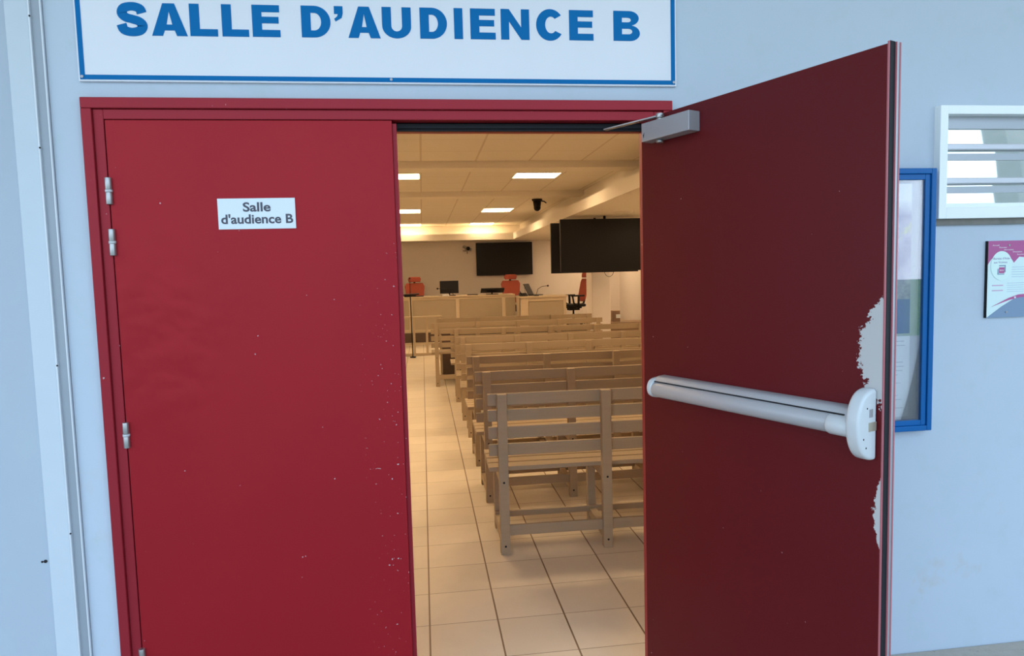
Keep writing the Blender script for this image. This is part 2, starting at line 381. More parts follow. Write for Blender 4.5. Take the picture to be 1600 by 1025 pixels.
b = MB(); b.prism(dprof(0.735, 0.068, ZB - 0.006, 0.029, flat=0.5), (0.06, 0, 0), True); b.build('bar_end', PLAST, pb, 0.004)
lk = MB().prism(dprof(0.794, 0.074, ZB + 0.002, 0.087, n=36, flat=0.75), (0.036, 0, 0), True).build('lock_case', PLAST, pb, 0.008, 4)
b = MB(); b.box(0.822, 0.8315, -0.034, -0.004, ZB - 0.012, ZB + 0.010); b.build('latch_bolt', plain('brass_grey_latch', (0.42, 0.38, 0.30), 0.4, 0.5), lk, 0.001)
MB().box(0.8285, 0.8306, -0.032, -0.018, ZB + 0.022, ZB + 0.042).build('key_insert', GREYM, lk)
b = MB()
for (yy, zz) in ((-0.040, 0.045), (-0.053, -0.028), (-0.043, -0.050)): b.cyl((0.8285, yy, ZB + zz), (0.8305, yy, ZB + zz), 0.0022, 8)
b.build('screw_hole', DARKH, lk)
# closer
cl = root('door_closer'); cl.parent = d2
MB().box(0.052, 0.263, -0.046, 0, 1.944, 2.003).build('closer_body', GREYM, cl, 0.0015)
MB().cyl((0.112, -0.022, 1.934), (0.112, -0.022, 1.944), 0.011, 16).cyl((0.112, -0.022, 2.003), (0.112, -0.022, 2.014), 0.009, 16).build('spindle', CHROME, cl)
MB().prism([(0.060, -0.0465, 1.964), (0.066, -0.0465, 1.972), (0.063, -0.0465, 1.955)], (0, -0.0006, 0)).build('closer_mark', DARKH, cl)
# arm reaches from the spindle to the frame head (world point converted to local)
inv = (Matrix.Translation((H0.x, H0.y, 0)) @ Matrix.Rotation(math.atan2(dd.y, dd.x), 4, 'Z')).inverted()
e = inv @ Vector((0.640, 0.022, 2.012)); s0 = Vector((0.112, -0.022, 2.018))
b = MB(); b.beam(s0 + (s0 - e).normalized() * 0.012, e, 0.018, 0.005); b.build('closer_arm', CHROME, cl, 0.0008)
MB().cyl(s0 - Vector((0, 0, 0.006)), s0 + Vector((0, 0, 0.008)), 0.012, 16).build('arm_cap', CHROME, cl, 0.001)
for z in (1.817, 1.659, 1.049, 0.300):
    h = root('hinge', (-0.006, 0.046, z)); h.parent = d2
    MB().cyl((0, 0, -0.041), (0, 0, 0.041), 0.0085, 16).build('hinge_barrel', CHROME, h)

# ------------------------------------------------------------------ big sign
sg = thing('wall_sign', 'wide white sign with blue border and large blue SALLE D’AUDIENCE B lettering above the doors', 'sign', (-0.067, 0, 2.15))
ZT = 2.62 - 2.15
MB().box(-0.949, 0.950, -0.012, 0, 0.0, ZT).build('sign_board', SIGNW, sg, 0.001)
b = MB(); y0, y1 = -0.0135, -0.012; iw = 0.005; bw = 0.014
b.box(-0.949 + iw, 0.950 - iw, y0, y1, iw, iw + bw).box(-0.949 + iw, 0.950 - iw, y0, y1, ZT - iw - bw, ZT - iw)
b.box(-0.949 + iw, -0.949 + iw + bw, y0, y1, iw + bw, ZT - iw - bw).box(0.950 - iw - bw, 0.950 - iw, y0, y1, iw + bw, ZT - iw - bw)
b.build('blue_border', SIGNB, sg)
for x in (-0.938, -0.008, 0.940):
    MB().cyl((x, -0.016, 0.013), (x, -0.0134, 0.013), 0.0045, 12).build('screw', GREYM, sg)
def arc(cx, cz, rx, rz, a0, a1, n=20): return [(cx + rx * math.cos(R_(a0 + (a1 - a0) * i / n)), cz + rz * math.sin(R_(a0 + (a1 - a0) * i / n))) for i in range(n + 1)]
STRIPS = []          # the curved S is laid as a strip of quads
def glyph(c, x0, x1, z0, z1):
    w = x1 - x0; h = z1 - z0; v = 0.0290; s = 0.0215; L = []
    if c == 'L': L = [[(x0, z0), (x1, z0), (x1, z0 + s), (x0 + v, z0 + s), (x0 + v, z1), (x0, z1)]]
    elif c == 'I': L = [[(x0, z0), (x1, z0), (x1, z1), (x0, z1)]]
    elif c == 'E':
        zm = z0 + h * 0.53; k = s * 0.46
        L = [[(x0, z0), (x1, z0), (x1, z0 + s), (x0 + v, z0 + s), (x0 + v, zm - k), (x1 - 0.004, zm - k), (x1 - 0.004, zm + k), (x0 + v, zm + k), (x0 + v, z1 - s), (x1 - 0.001, z1 - s), (x1 - 0.001, z1), (x0, z1)]]
    elif c == 'A':
        t = w * 0.165; m_ = (x0 + x1) / 2; zi = z0 + h * 0.17; zj = zi + s * 0.8
        xi = lambda z, sd: (x0 + (m_ - t - x0) * (z - z0) / h) + v * 1.08 if sd < 0 else (x1 - (x1 - m_ - t) * (z - z0) / h) - v * 1.08
        L = [[(x0, z0), (x0 + v * 1.08, z0), (xi(zi, -1), zi), (xi(zi, 1), zi), (x1 - v * 1.08, z0), (x1, z0), (m_ + t, z1), (m_ - t, z1)],
             [(xi(zj, -1), zj), (xi(zj, 1), zj), (m_, z1 - h * 0.235)]]
    elif c == 'N':
        L = [[(x0, z0), (x0 + v * .93, z0), (x0 + v * .93, z0 + h * 0.60), (x1 - v * .93, z0), (x1, z0), (x1, z1), (x1 - v * .93, z1), (x1 - v * .93, z1 - h * 0.60), (x0 + v * .93, z1), (x0, z1)]]
    elif c == 'D':
        r = h / 2; rx = w * 0.56; cx = x1 - rx
        L = [[(x0, z0)] + arc(cx, z0 + r, rx, r, -90, 90) + [(x0, z1)],
             [(x0 + v, z0 + s)] + arc(cx, z0 + r, rx - v, r - s, -90, 90) + [(x0 + v, z1 - s)]]
    elif c == 'U':
        cx = (x0 + x1) / 2; rx = w / 2; rz = h * 0.40; zc = z0 + rz
        L = [[(x0, z1)] + arc(cx, zc, rx, rz, 180, 360) + [(x1, z1), (x1 - v, z1)] + arc(cx, zc, rx - v, rz - s, 360, 180) + [(x0 + v, z1)]]
    elif c == 'B':
        zm = z0 + h * 0.515; r1 = (zm - z0) / 2; r2 = (z1 - zm) / 2; c1 = x1 - w * 0.36; c2 = x1 - w * 0.40
        q_ = s * 0.48
        L = [[(x0, z0)] + arc(c1, z0 + r1, w * 0.36, r1, -90, 75, 12) + arc(c2, zm + r2, w * 0.36, r2, -75, 90, 12) + [(x0, z1)],
             [(x0 + v, z0 + s)] + arc(c1 - 0.006, z0 + r1, w * 0.14, (zm - q_ - z0 - s) / 2, -90, 90, 10) + [(x0 + v, zm - q_)],
             [(x0 + v, zm + q_)] + arc(c2 - 0.006, zm + r2, w * 0.13, (z1 - s - zm - q_) / 2, -90, 90, 10) + [(x0 + v, z1 - s)]]
        hgt = (zm - q_) - (z0 + s)
        L[1] = [(x0 + v, z0 + s)] + arc(c1 - 0.006, (zm - q_ + z0 + s) / 2, w * 0.14, hgt / 2, -90, 90, 10) + [(x0 + v, zm - q_)]
        h2 = (z1 - s) - (zm + q_)
        L[2] = [(x0 + v, zm + q_)] + arc(c2 - 0.006, (z1 - s + zm + q_) / 2, w * 0.13, h2 / 2, -90, 90, 10) + [(x0 + v, z1 - s)]
    elif c == 'C':
        cx = (x0 + x1) / 2; cz = (z0 + z1) / 2
        L = [arc(cx, cz, w / 2, h / 2 + 0.002, 38, 325, 36) + arc(cx + 0.003, cz, w / 2 - v * 0.93, h / 2 - s, 315, 48, 30)]
    elif c == "'":
        xm = x0 + 0.004
        L = [[(xm, z1), (x1, z1), (x1, z1 - 0.022), (x1 - 0.004, z1 - 0.036), (x0 + 0.008, z1 - 0.047), (x0 + 0.004, z1 - 0.039), (x0 + 0.013, z1 - 0.032), (x0 + 0.016, z1 - 0.024), (xm, z1 - 0.024)]]
    elif c == 'S':
        th = 0.0245; z0 -= 0.002; z1 += 0.002; H_ = z1 - z0
        xa, xb, za, zb = x0 + v / 2, x1 - v / 2, z0 + th / 2, z1 - th / 2
        W_, Z_ = xb - xa, zb - za
        cp = [(0.98, 0.74), (0.88, 0.92), (0.52, 1.0), (0.14, 0.93), (0.03, 0.73), (0.20, 0.575), (0.50, 0.505), (0.82, 0.42), (0.99, 0.26), (0.86, 0.07), (0.48, 0.0), (0.10, 0.08), (-0.02, 0.30)]
        cp = [(xa + p * W_, za + q_ * Z_) for p, q_ in cp]
        path = []
        for i in range(len(cp) - 1):
            p0, p1, p2, p3 = cp[max(0, i - 1)], cp[i], cp[i + 1], cp[min(len(cp) - 1, i + 2)]
            for k_ in range(5):
                t = k_ / 5
                path.append(tuple(0.5 * (2 * p1[j] + (p2[j] - p0[j]) * t + (2 * p0[j] - 5 * p1[j] + 4 * p2[j] - p3[j]) * t * t + (3 * p1[j] - p0[j] - 3 * p2[j] + p3[j]) * t ** 3) for j in (0, 1)))
        path.append(cp[-1])
        ls, rs = [], []
        for i, (x, z) in enumerate(path):
            a = path[max(0, i - 1)]; b2 = path[min(len(path) - 1, i + 1)]
            dx_, dz_ = b2[0] - a[0], b2[1] - a[1]; ln = math.hypot(dx_, dz_) or 1
            wdt = (th + (v - th) * abs(dz_ / ln))
            nx, nz = -dz_ / ln * wdt / 2, dx_ / ln * wdt / 2
            ls.append((x + nx, z + nz)); rs.append((x - nx, z - nz))
        STRIPS.append((ls, rs))
    return L
LET = [('S', -0.895, -0.806), ('A', -0.795, -0.691), ('L', -0.683, -0.601), ('L', -0.588, -0.508), ('E', -0.497, -0.413), ('D', -0.348, -0.258), ("'", -0.250, -0.219), ('A', -0.204, -0.103), ('U', -0.097, -0.005), ('D', 0.023, 0.110), ('I', 0.133, 0.161), ('E', 0.186, 0.268), ('N', 0.286, 0.380), ('C', 0.403, 0.496), ('E', 0.514, 0.596), ('B', 0.665, 0.756)]
loops = []
for c_, xa, xb in LET:
    zz = 2.2875 + 0.0105 * (xa + 0.889) / 1.65 - 2.15
    loops += glyph(c_, xa + 0.067, xb + 0.067, zz, zz + 0.097)
lt = outlines('lettering', SIGNB, loops, -0.0128, 0.0014, sg)
bm = bmesh.new(); bm.from_mesh(lt.data)
for ls, rs in STRIPS:
    n_ = len(ls)
    F = [[bm.verts.new((p[0], y, p[1])) for p in side] for y in (-0.0135, -0.0121) for side in (ls, rs)]
    for i in range(n_ - 1):
        bm.faces.new((F[0][i], F[0][i + 1], F[1][i + 1], F[1][i])); bm.faces.new((F[2][i], F[3][i], F[3][i + 1], F[2][i + 1]))
        bm.faces.new((F[0][i], F[2][i], F[2][i + 1], F[0][i + 1])); bm.faces.new((F[1][i], F[1][i + 1], F[3][i + 1], F[3][i]))
    for i in (0, n_ - 1): bm.faces.new((F[0][i], F[1][i], F[3][i], F[2][i]))
bmesh.ops.recalc_face_normals(bm, faces=bm.faces)
bm.to_mesh(lt.data); bm.free()

# ------------------------------------------------------------------ louvred window on the right
w1 = root('window_1', (1.860, 0, 1.686)); struct(w1)
WW, WH = 1.06, 0.403
b = MB(); t = 0.031
b.box(0, t, -0.030, 0.05, 0, WH).box(WW - t, WW, -0.030, 0.05, 0, WH).box(t, WW - t, -0.030, 0.05, 0, 0.040).box(t, WW - t, -0.030, 0.05, WH - t, WH)
b.build('window_frame', WHITEF, w1, 0.002)
MB().box(t, WW - t, -0.012, 0.045, 0.040, 0.056).build('bottom_rail', WHITEF, w1, 0.002)
MB().box(t, WW - t, 0.010, 0.045, WH - 0.073, WH - t).box(t, WW - t, 0.006, 0.046, WH - 0.076, WH - 0.072).build('top_rail', ALU, w1)  # grey puts the shade under the frame header into the rail's colour
for (za, zb, rail) in ((0.271, 0.330, True), (0.149, 0.249, True), (0.056, 0.130, False)):
    bl = root('louvre', (0, 0, 0)); bl.parent = w1
    b = MB(); p = [(t, 0.006, za), (t, 0.012, za), (t, 0.020, zb + 0.012), (t, 0.014, zb + 0.012)]
    b.prism(p, (WW - 2 * t, 0, 0)); b.build('glass_blade', GLASSL, bl)
    if not rail or zb < 0.3: MB().box(t, WW - t, 0.007, 0.012, zb - 0.035, zb - 0.011).build('reflected_band', ALU, bl)  # added grey strip for the dim reflected band below each rail
    if rail: MB().box(t, WW - t, -0.006, 0.010, za - 0.021, za).build('blade_rail', plain('satin_white_rail', (0.62, 0.64, 0.70), 0.35, 0.3), bl, 0.003)
struct(box('trim_5', plain('sill_shadow_concrete', (0.20, 0.19, 0.17), 0.9, var=0.3, scale=30), 1.862, 2.92, -0.012, 0.0, 1.664, 1.686))  # dark strip: shadow below the window put into the sill's colour

# ------------------------------------------------------------------ notice board behind the open door
nb = thing('notice_board', 'blue framed glazed notice board half hidden behind the open red door', 'notice board', (1.493, 0, 0.912))
hw, hh = 0.35, 0.954
b = MB(); t = 0.020
for (x0, x1, z0, z1) in ((-hw, -hw + t, 0, hh), (hw - t, hw, 0, hh), (-hw + t, hw - t, 0, t), (-hw + t, hw - t, hh - t, hh)): b.box(x0, x1, -0.040, 0, z0, z1)
b.build('outer_frame', BLUEF, nb, 0.003)
b = MB(); t2 = 0.040
for (x0, x1, z0, z1) in ((-hw + t, -hw + t2, t, hh - t), (hw - t2, hw - t, t, hh - t), (-hw + t2, hw - t2, t, t2), (-hw + t2, hw - t2, hh - t2, hh - t)): b.box(x0, x1, -0.033, 0, z0, z1)
b.build('inner_frame', BLUEF, nb, 0.002)
MB().box(-hw + t2, hw - t2, -0.006, 0, t2, hh - t2).build('back_panel', plain('board_grey_felt', (0.46, 0.50, 0.60), 0.8), nb)
MB().box(-hw + t2, hw - t2, -0.028, -0.025, t2, hh - t2).build('glass_pane', GLASSC, nb)
# papers
q = NT('photo_poster_with_reflections'); o = q.xyz(); nn = q.noise(9, 5, 0.7); 
c = q.mix(q.ramp(nn, 0.40, 0.62), (0.22, 0.20, 0.42), (0.55, 0.52, 0.66))
c = q.mix(q.ma('MULTIPLY', q.ramp(q.noise(13, 4, 0.6), 0.55, 0.68), q.ramp(o['Z'], 1.50, 1.60)), c, (0.60, 0.62, 0.16))  # reflected foliage painted into the print as yellow-green blotches
c = q.mix(q.ramp(o['Z'], 1.70, 1.76), c, (0.85, 0.88, 0.92))  # reflected bright sky painted in as a pale top
c = q.mix(q.ma('MULTIPLY', q.ramp(o['Z'], 1.40, 1.396), 1.0), c, (0.10, 0.14, 0.50))
q.base(c); q.rough(0.5); PHOTO = q.m
tag(box('poster', PHOTO, 1.30, 1.770, -0.0085, -0.0062, 1.272, 1.815), 'purple and blue photo poster with painted reflections pinned inside the blue notice board', 'poster')
pp = tag(box('paper_notice', plain('white_paper', (0.72, 0.78, 0.86), 0.7, var=0.01), 1.52, 1.772, -0.0085, -0.0062, 0.962, 1.262), 'white printed sheet under the poster inside the blue notice board', 'notice')
b = MB()
for i in range(17):
    z = 1.245 - i * 0.0155
    if i in (4, 9): continue
    b.box(1.535, 1.535 + random.uniform(0.17, 0.22), -0.0089, -0.0085, z - 0.0025, z)
b.build('printed_lines', plain('grey_print', (0.42, 0.47, 0.60), 0.7), pp)

# ------------------------------------------------------------------ poster plate at the right edge
ps = thing('information_plaque', 'white and pink information plaque screwed to the wall below the louvred window', 'plaque', (2.080, 0, 1.3175))
PW, PH = 0.40, 0.285
MB().box(0, PW, -0.010, 0, 0, PH).build('plaque_board', plain('plaque_white', (0.70, 0.86, 0.86), 0.45, var=0.01), ps, 0.001)
MB().box(-0.0025, 0.0, -0.011, 0, 0, PH).build('plaque_edge', DARKH, ps)
PK = plain('plaque_pink', (0.46, 0.10, 0.28), 0.45, var=0.03); SL = plain('plaque_slate', (0.20, 0.30, 0.44), 0.45, var=0.03)
top = [(0.0, PH), (0.0, PH - 0.088)] + arc(0.056, 0.170, 0.060, 0.066, 150, 30, 14) + [(0.13, PH - 0.060), (0.20, PH - 0.068), (PW, PH - 0.085), (PW, PH)]
outlines('pink_header', PK, [top], -0.0102, 0.0006, ps)
outlines('slate_footer', SL, [[(0.0, 0.0), (PW, 0.0), (PW, 0.095), (0.16, 0.076), (0.118, 0.072), (0.06, 0.040)]], -0.0102, 0.0006, ps)
outlines('pink_swoosh', PK, [[(0.020, 0.041), (0.09, 0.072), (0.13, 0.084), (0.20, 0.088), (PW, 0.115), (PW, 0.103), (0.20, 0.078), (0.135, 0.073), (0.09, 0.064)]], -0.0108, 0.0006, ps)
outlines('round_ground', plain('plaque_pale_green', (0.72, 0.90, 0.86), 0.45, var=0.01), [arc(0.056, 0.193, 0.044, 0.054, 0, 354, 40)], -0.0112, 0.0008, ps)
outlines('emblem_back', SL, [[(0.044, 0.160), (0.068, 0.160), (0.068, 0.163), (0.044, 0.163)], [(0.040, 0.160), (0.044, 0.160), (0.044, 0.182), (0.040, 0.182)], [(0.046, 0.191), (0.073, 0.191), (0.073, 0.195), (0.046, 0.195)], [(0.069, 0.168), (0.073, 0.168), (0.073, 0.191), (0.069, 0.191)]], -0.0118, 0.0008, ps)
outlines('emblem', PK, [[(0.046, 0.165), (0.068, 0.165), (0.068, 0.187), (0.046, 0.187)]], -0.0120, 0.0008, ps)
text('emblem_letters', plain('plaque_text_white', (0.85, 0.85, 0.88), 0.5), [('BAV', 0.049, 0.065, 0.173, 0.008, 0)], -0.0126, 0.0003, ps)
text('header_words', plain('plaque_word_white', (0.80, 0.78, 0.84), 0.5), [('Accueil', 0.018, 0.045, 0.266, 0.008, 0), ('Ecoute', 0.046, 0.076, 0.258, 0.008, 0), ('Information', 0.066, 0.104, 0.249, 0.008, 0), ('Orientation', 0.102, 0.140, 0.241, 0.008, 0), ('Soutien', 0.120, 0.150, 0.231, 0.008, 0)], -0.0107, 0.0003, ps)
text('title', plain('plaque_title_grey', (0.25, 0.22, 0.42), 0.5), [("Bureau d'Aide", 0.022, 0.089, 0.216, 0.011, 0), ('aux Victimes', 0.024, 0.079, 0.202, 0.011, 0)], -0.0118, 0.0003, ps)
b = MB()
for i in range(5): b.box(0.100, 0.36, -0.0103, -0.010, 0.186 - i * 0.009, 0.1875 - i * 0.009)
for i in range(5): b.box(0.082, 0.36 - 0.05 * (i == 4), -0.0103, -0.010, 0.127 - i * 0.008, 0.1283 - i * 0.008)
b.build('small_print', plain('plaque_print', (0.42, 0.52, 0.66), 0.6), ps)
b = MB()
for z in (0.118, 0.099): b.box(0.020, 0.066, -0.0103, -0.010, z, z + 0.004)
b.build('phone_lines', plain('plaque_pink_print', (0.62, 0.42, 0.58), 0.6), ps)
for x, z in ((0.086, 0.268), (0.082, 0.020)): MB().cyl((x, -0.0125, z), (x, -0.010, z), 0.004, 10).build('screw', GREYM, ps)
outlines('round_dot', SIGNW, [arc(0.116, 0.0735, 0.004, 0.004, 0, 345, 16)], -0.0115, 0.0006, ps)

# ------------------------------------------------------------------ the hall
struct(box('floor', FLOORM, -6, 5.2, 0.0, 15.35, -0.1, 0.0))
struct(box('ceiling', CEILT, -6, 5.2, 0.12, 15.35, 2.787, 2.95))
struct(box('wall_back', WALLI, -6.1, 5.3, 15.35, 15.45, -0.1, 2.95))
struct(box('wall_left', WALLI, -6.1, -6, 0.12, 15.35, -0.1, 2.95))
struct(box('wall_right', WALLI, 5.2, 5.3, 0.12, 15.35, -0.1, 2.95))
struct(MB().box(2.27, 5.2, 0.121, 15.35, 2.391, 2.545).box(2.52, 5.2, 0.121, 15.35, 2.545, 2.787).box(-6, 2.27, 14.52, 15.35, 2.391, 2.545).box(-6, 2.52, 15.12, 15.35, 2.545, 2.787).build('soffit', CEILW))
for i, y in enumerate((5.36, 8.10)):
    struct(box('ceiling_beam', CEILW, -6, 2.52, y, y + 0.30, 2.712, 2.787))
struct(box('pillar', WALLI, 2.87, 3.19, 9.10, 9.50, 0, 2.391, bevel=0.006))
pf = struct(root('platform'))
MB().box(-6, 2.05, 13.20, 15.35, 0.045, 0.262).box(2.05, 5.2, 12.62, 15.35, 0.045, 0.262).build('platform_body', WOODD, pf)
MB().box(-6, 2.05, 13.18, 15.35, 0.262, 0.275).box(2.05, 5.2, 12.60, 15.35, 0.262, 0.275).build('platform_top', DESKP, pf)
MB().box(-6, 2.05, 13.12, 13.3, 0.0, 0.045).box(2.05, 5.2, 12.52, 12.7, 0.0, 0.045).build('platform_plinth', DESKW, pf)

# ceiling lights
def light(x, y0, y1, label, w=0.56, mat=None):
    L_ = thing('ceiling_light', label, 'ceiling light', (x, (y0 + y1) / 2, 2.787), 0, 'recessed ceiling light panels')
    hy = (y1 - y0) / 2
    MB().box(-w / 2, w / 2, -hy, hy, -0.006, -0.001).build('diffuser', mat or LIT, L_)
    b = MB(); e_ = 0.018
    b.box(-w / 2 - e_, -w / 2, -hy - e_, hy + e_, -0.008, 0).box(w / 2, w / 2 + e_, -hy - e_, hy + e_, -0.008, 0).box(-w / 2, w / 2, -hy - e_, -hy, -0.008, 0).box(-w / 2, w / 2, hy, hy + e_, -0.008, 0)
    b.build('light_frame', WHITEF, L_)
    return L_
rows = [(6.25, 6.68, 'nearest'), (10.75, 11.40, 'middle'), (14.30, 14.86, 'farthest')]
for y0, y1, nm in rows:
    light(-0.27, y0, y1, 'white square ceiling light, %s of the three beside the closed red door leaf edge' % nm)
    light(1.50, y0, y1, 'white square ceiling light, %s of the three on the side of the lowered soffit' % nm)
hid = 'added white square ceiling light out of sight behind the closed red door leaf'  # added lights, never in view, that keep the hall lit
hid2 = 'added white square light in the low ceiling, out of sight behind the open red door leaf'  # added unseen lights that brighten the pillar and right wall
for y0 in (3.1, 6.25, 10.75, 14.4):
    for x in (-2.4, -4.6): light(x, y0, y0 + 0.56, hid)
for x in (-0.27, 1.50): light(x, 3.1, 3.55, 'white square ceiling light out of sight above the head of the doorway', mat=LIT2)
for x, y0 in ((4.1, 1.5), (4.1, 5.0), (4.15, 7.9), (4.25, 11.4), (4.3, 14.0)):
    L_ = light(x, y0, y0 + 0.56, hid2)
    L_.location.z = 2.391
# round vent in the right soffit
tag(MB().cyl((2.95, 7.45, 2.378), (2.95, 7.45, 2.391), 0.15, 28).cyl((2.95, 7.45, 2.366), (2.95, 7.45, 2.378), 0.11, 28, 0.13).build('ceiling_vent', CEILW), 'round white air vent in the low ceiling above the hanging screen', 'vent')

# ------------------------------------------------------------------ benches
BL, BS = 2.43, 0.573
def make_bench():
    r = thing('slatted_bench', 'bench', 'bench')
    px = [0.074 + BS * i for i in range(5)]
    for x in px:
        MB().box(x - 0.026, x + 0.026, -0.045, 0.0, 0, 0.884).build('rear_post', BENCH, r, 0.002)
        MB().box(x - 0.024, x + 0.024, 0.355, 0.400, 0, 0.447).build('front_leg', BENCH, r, 0.002)
        MB().box(x - 0.021, x + 0.021, 0.0, 0.355, 0.385, 0.445).build('seat_bearer', BENCH, r, 0.002)
        MB().box(x - 0.021, x + 0.021, 0.0, 0.355, 0.045, 0.095).build('side_rail', BENCH, r, 0.002)
        for zb_ in (0.402, 0.047): MB().cyl((x, -0.0465, zb_), (x, -0.0448, zb_), 0.006, 10).build('bolt', DARKH, r)
    b = MB()
    for z0, z1 in ((0.818, 0.882), (0.730, 0.793), (0.634, 0.700), (0.540, 0.604)): b.box(0, BL, 0.0, 0.022, z0, z1)
    b.build('backrest', BENCH, r, 0.002)
    b = MB()
    for k_ in range(4): b.box(0, BL, 0.026 + k_ * 0.103, 0.026 + k_ * 0.103 + 0.088, 0.447, 0.471)
    b.build('seat', BENCH, r, 0.002)
    MB().box(0.05, BL - 0.05, -0.020, -0.001, 0.097, 0.155).build('rear_stretcher', BENCH, r, 0.002)
    MB().box(0.05, BL - 0.05, 0.335, 0.355, 0.075, 0.110).build('front_stretcher', BENCH, r, 0.002)
    return r
proto = make_bench()
BP = [(0.327, 1.345, -0.018, 'grey-beige slatted wooden bench nearest the doorway, standing foremost'),
      (0.327, 2.215, 0.0, 'slatted wooden bench directly in front of the foremost one, second from the doorway'),
      (0.327, 3.105, 0.0, 'slatted wooden bench standing third from the doorway'),
      (0.333, 4.090, -0.03, 'slatted wooden bench standing fourth from the doorway, midway down the rows'),
      (0.325, 4.870, -0.03, 'slatted wooden bench standing fifth from the doorway'),
      (0.312, 5.940, -0.015, 'slatted wooden bench sixth from the doorway, its far end before the pale pillar'),
      (0.092, 7.170, -0.01, 'slatted wooden bench sticking out farthest into the aisle, with the dark box behind it'),
      (0.190, 8.170, -0.01, 'slatted wooden bench farthest from the doorway, nearest the pale wood desk')]
for i, (x, y, a, lab) in enumerate(BP):
    o = proto if i == 0 else copy_tree(proto)
    o.location = (x, y, 0); o.rotation_euler = (0, 0, a); tag(o, lab, 'bench', 'rows of slatted wooden benches')
# low dark cabinet behind the second bench
cb_ = thing('storage_box', 'dark brown box on the floor between the two front benches', 'box', (0.62, 7.86, 0))
MB().box(-0.36, 0.36, -0.10, 0.10, 0, 0.66).build('box_body', WOODD, cb_, 0.006)
MB().box(-0.37, 0.37, -0.11, 0.11, 0.66, 0.69).build('box_lid', WOODD, cb_, 0.004)

# rail (barre) before the desk
rl = thing('wooden_rail', 'pale wooden railing with upright posts between the tiled aisle and the long desk', 'railing', (-0.9, 11.0, 0))
MB().box(-1.2, 1.255, -0.04, 0.04, 0.735, 0.765).build('top_rail', DESKW, rl, 0.004)
MB().box(-1.2, 1.25, -0.025, 0.025, 0.0, 0.05).build('bottom_rail', DESKW, rl, 0.003)
for x in (-1.15, -0.90, -0.65, -0.40, -0.15, 0.09, 0.335, 0.46 + 0.12, 0.71 + 0.11, 0.955, 1.21):
    if x in (-0.15, 0.09, 0.335, 0.46 + 0.12, 0.71 + 0.11): pass
for x in (-1.12, -0.77, -0.42, -0.07, 0.36, 0.71, 0.955, 1.215):
    MB().box(x - 0.022, x + 0.022, -0.02, 0.02, 0.05, 0.735).build('upright', DESKW, rl, 0.002)

# lectern stand with microphone
ls_ = thing('lectern_stand', 'thin black stand with a flat black tray before the railing', 'lectern stand', (-0.225, 10.72, 0))
MB().cyl((0, 0, 0.02), (-0.006, 0, 1.18), 0.011, 10).build('pole', BLACKP, ls_)
MB().cyl((-0.006, 0, 1.15), (-0.004, -0.02, 1.49), 0.006, 8).sphere((-0.004, -0.02, 1.50), 0.016).build('gooseneck', BLACKP, ls_)
MB().beam((-0.17, 0, 1.195), (0.16, 0, 1.205), 0.26, 0.022).beam((-0.12, 0.0, 1.165), (0.10, 0, 1.17), 0.16, 0.03).build('tray', BLACKP, ls_, 0.004)
MB().cyl((0, 0, 0), (0, 0, 0.02), 0.055, 20).build('stand_base', BLACKP, ls_)

# ------------------------------------------------------------------ the desk on the platform
PZ = 0.275
jd = thing('court_desk', 'long pale wooden desk with framed front panels on the platform', 'desk', (0, 13.28, PZ))
MB().box(-3.2, 2.105, -0.03, 0.62, 0.77, 0.80).build('desk_top', DESKW, jd, 0.004)
b = MB(); b.box(-3.15, 2.112, 0.02, 0.04, 0, 0.77); b.build('front_board', DESKP, jd)
b = MB()
for x in (-3.15, -2.15, -1.2, -0.32, 0.74, 1.80): b.box(x - (0.0 if x > -3.1 else 0), x + 0.08, 0.0, 0.02, 0.05, 0.72)
b.box(-3.15, 2.10, 0.0, 0.02, 0, 0.05).box(-3.15, 2.10, 0.0, 0.02, 0.72, 0.77)
b.build('panel_frame', DESKW, jd, 0.003)
MB().box(-3.15, -3.11, 0.04, 0.58, 0, 0.77).build('side_panel', DESKP, jd)
cd = thing('clerk_desk', 'pale wooden side desk projecting forward between the long desk and the pillar', 'desk', (2.128, 12.74, PZ))
MB().box(-0.012, 1.10, -0.03, 0.78, 0.72, 0.755).build('desk_top', DESKW, cd, 0.004)
MB().box(0.02, 1.06, 0.02, 0.04, 0, 0.72).box(1.03, 1.05, 0.04, 0.72, 0, 0.72).box(0.02, 0.04, 0.04, 0.52, 0, 0.72).build('desk_panel', DESKP, cd)
b = MB().box(0, 0.20, 0.0, 0.02, 0, 0.72).box(1.0, 1.06, 0, 0.02, 0, 0.72).box(0.20, 1.0, 0, 0.02, 0.64, 0.72).box(0.20, 1.0, 0, 0.02, 0, 0.07).box(0, 0.02, 0.0, 0.53, 0, 0.72)
b.build('panel_frame', DESKW, cd, 0.003)

def monitor(x, y, z, w, h, tilt, yaw, label, foot=True, name='computer_monitor'):
    t = thing(name, label, 'monitor', (x, y, z), yaw)
    dy = Vector((0, math.sin(tilt), math.cos(tilt)))
    a = Vector((0, 0, 0.05 if foot else 0.01)); c_ = a + dy * h
    MB().beam(a, c_, w, 0.03, up=(0, 1, 0)).build('screen', BLACKP, t, 0.005)
    MB().box(-w * 0.25, w * 0.25, -0.09, 0.09, 0, 0.012).cyl((0, 0.03, 0.01), (0, 0.03, 0.12), 0.018, 10).build('stand', BLACKP, t, 0.002)
    return t
DZ = PZ + 0.80
monitor(0.615, 13.56, DZ, 0.43, 0.29, 0.05, 0, 'black computer monitor seen from behind, standing on the long desk')
monitor(1.60, 13.50, DZ, 0.54, 0.22, -1.15, 0, 'black monitor folded back nearly flat on the long desk in front of the red chair')
mb_ = thing('laptop', 'black laptop tilted sideways on the side desk', 'laptop', (2.58, 13.20, PZ + 0.755), R_(62))
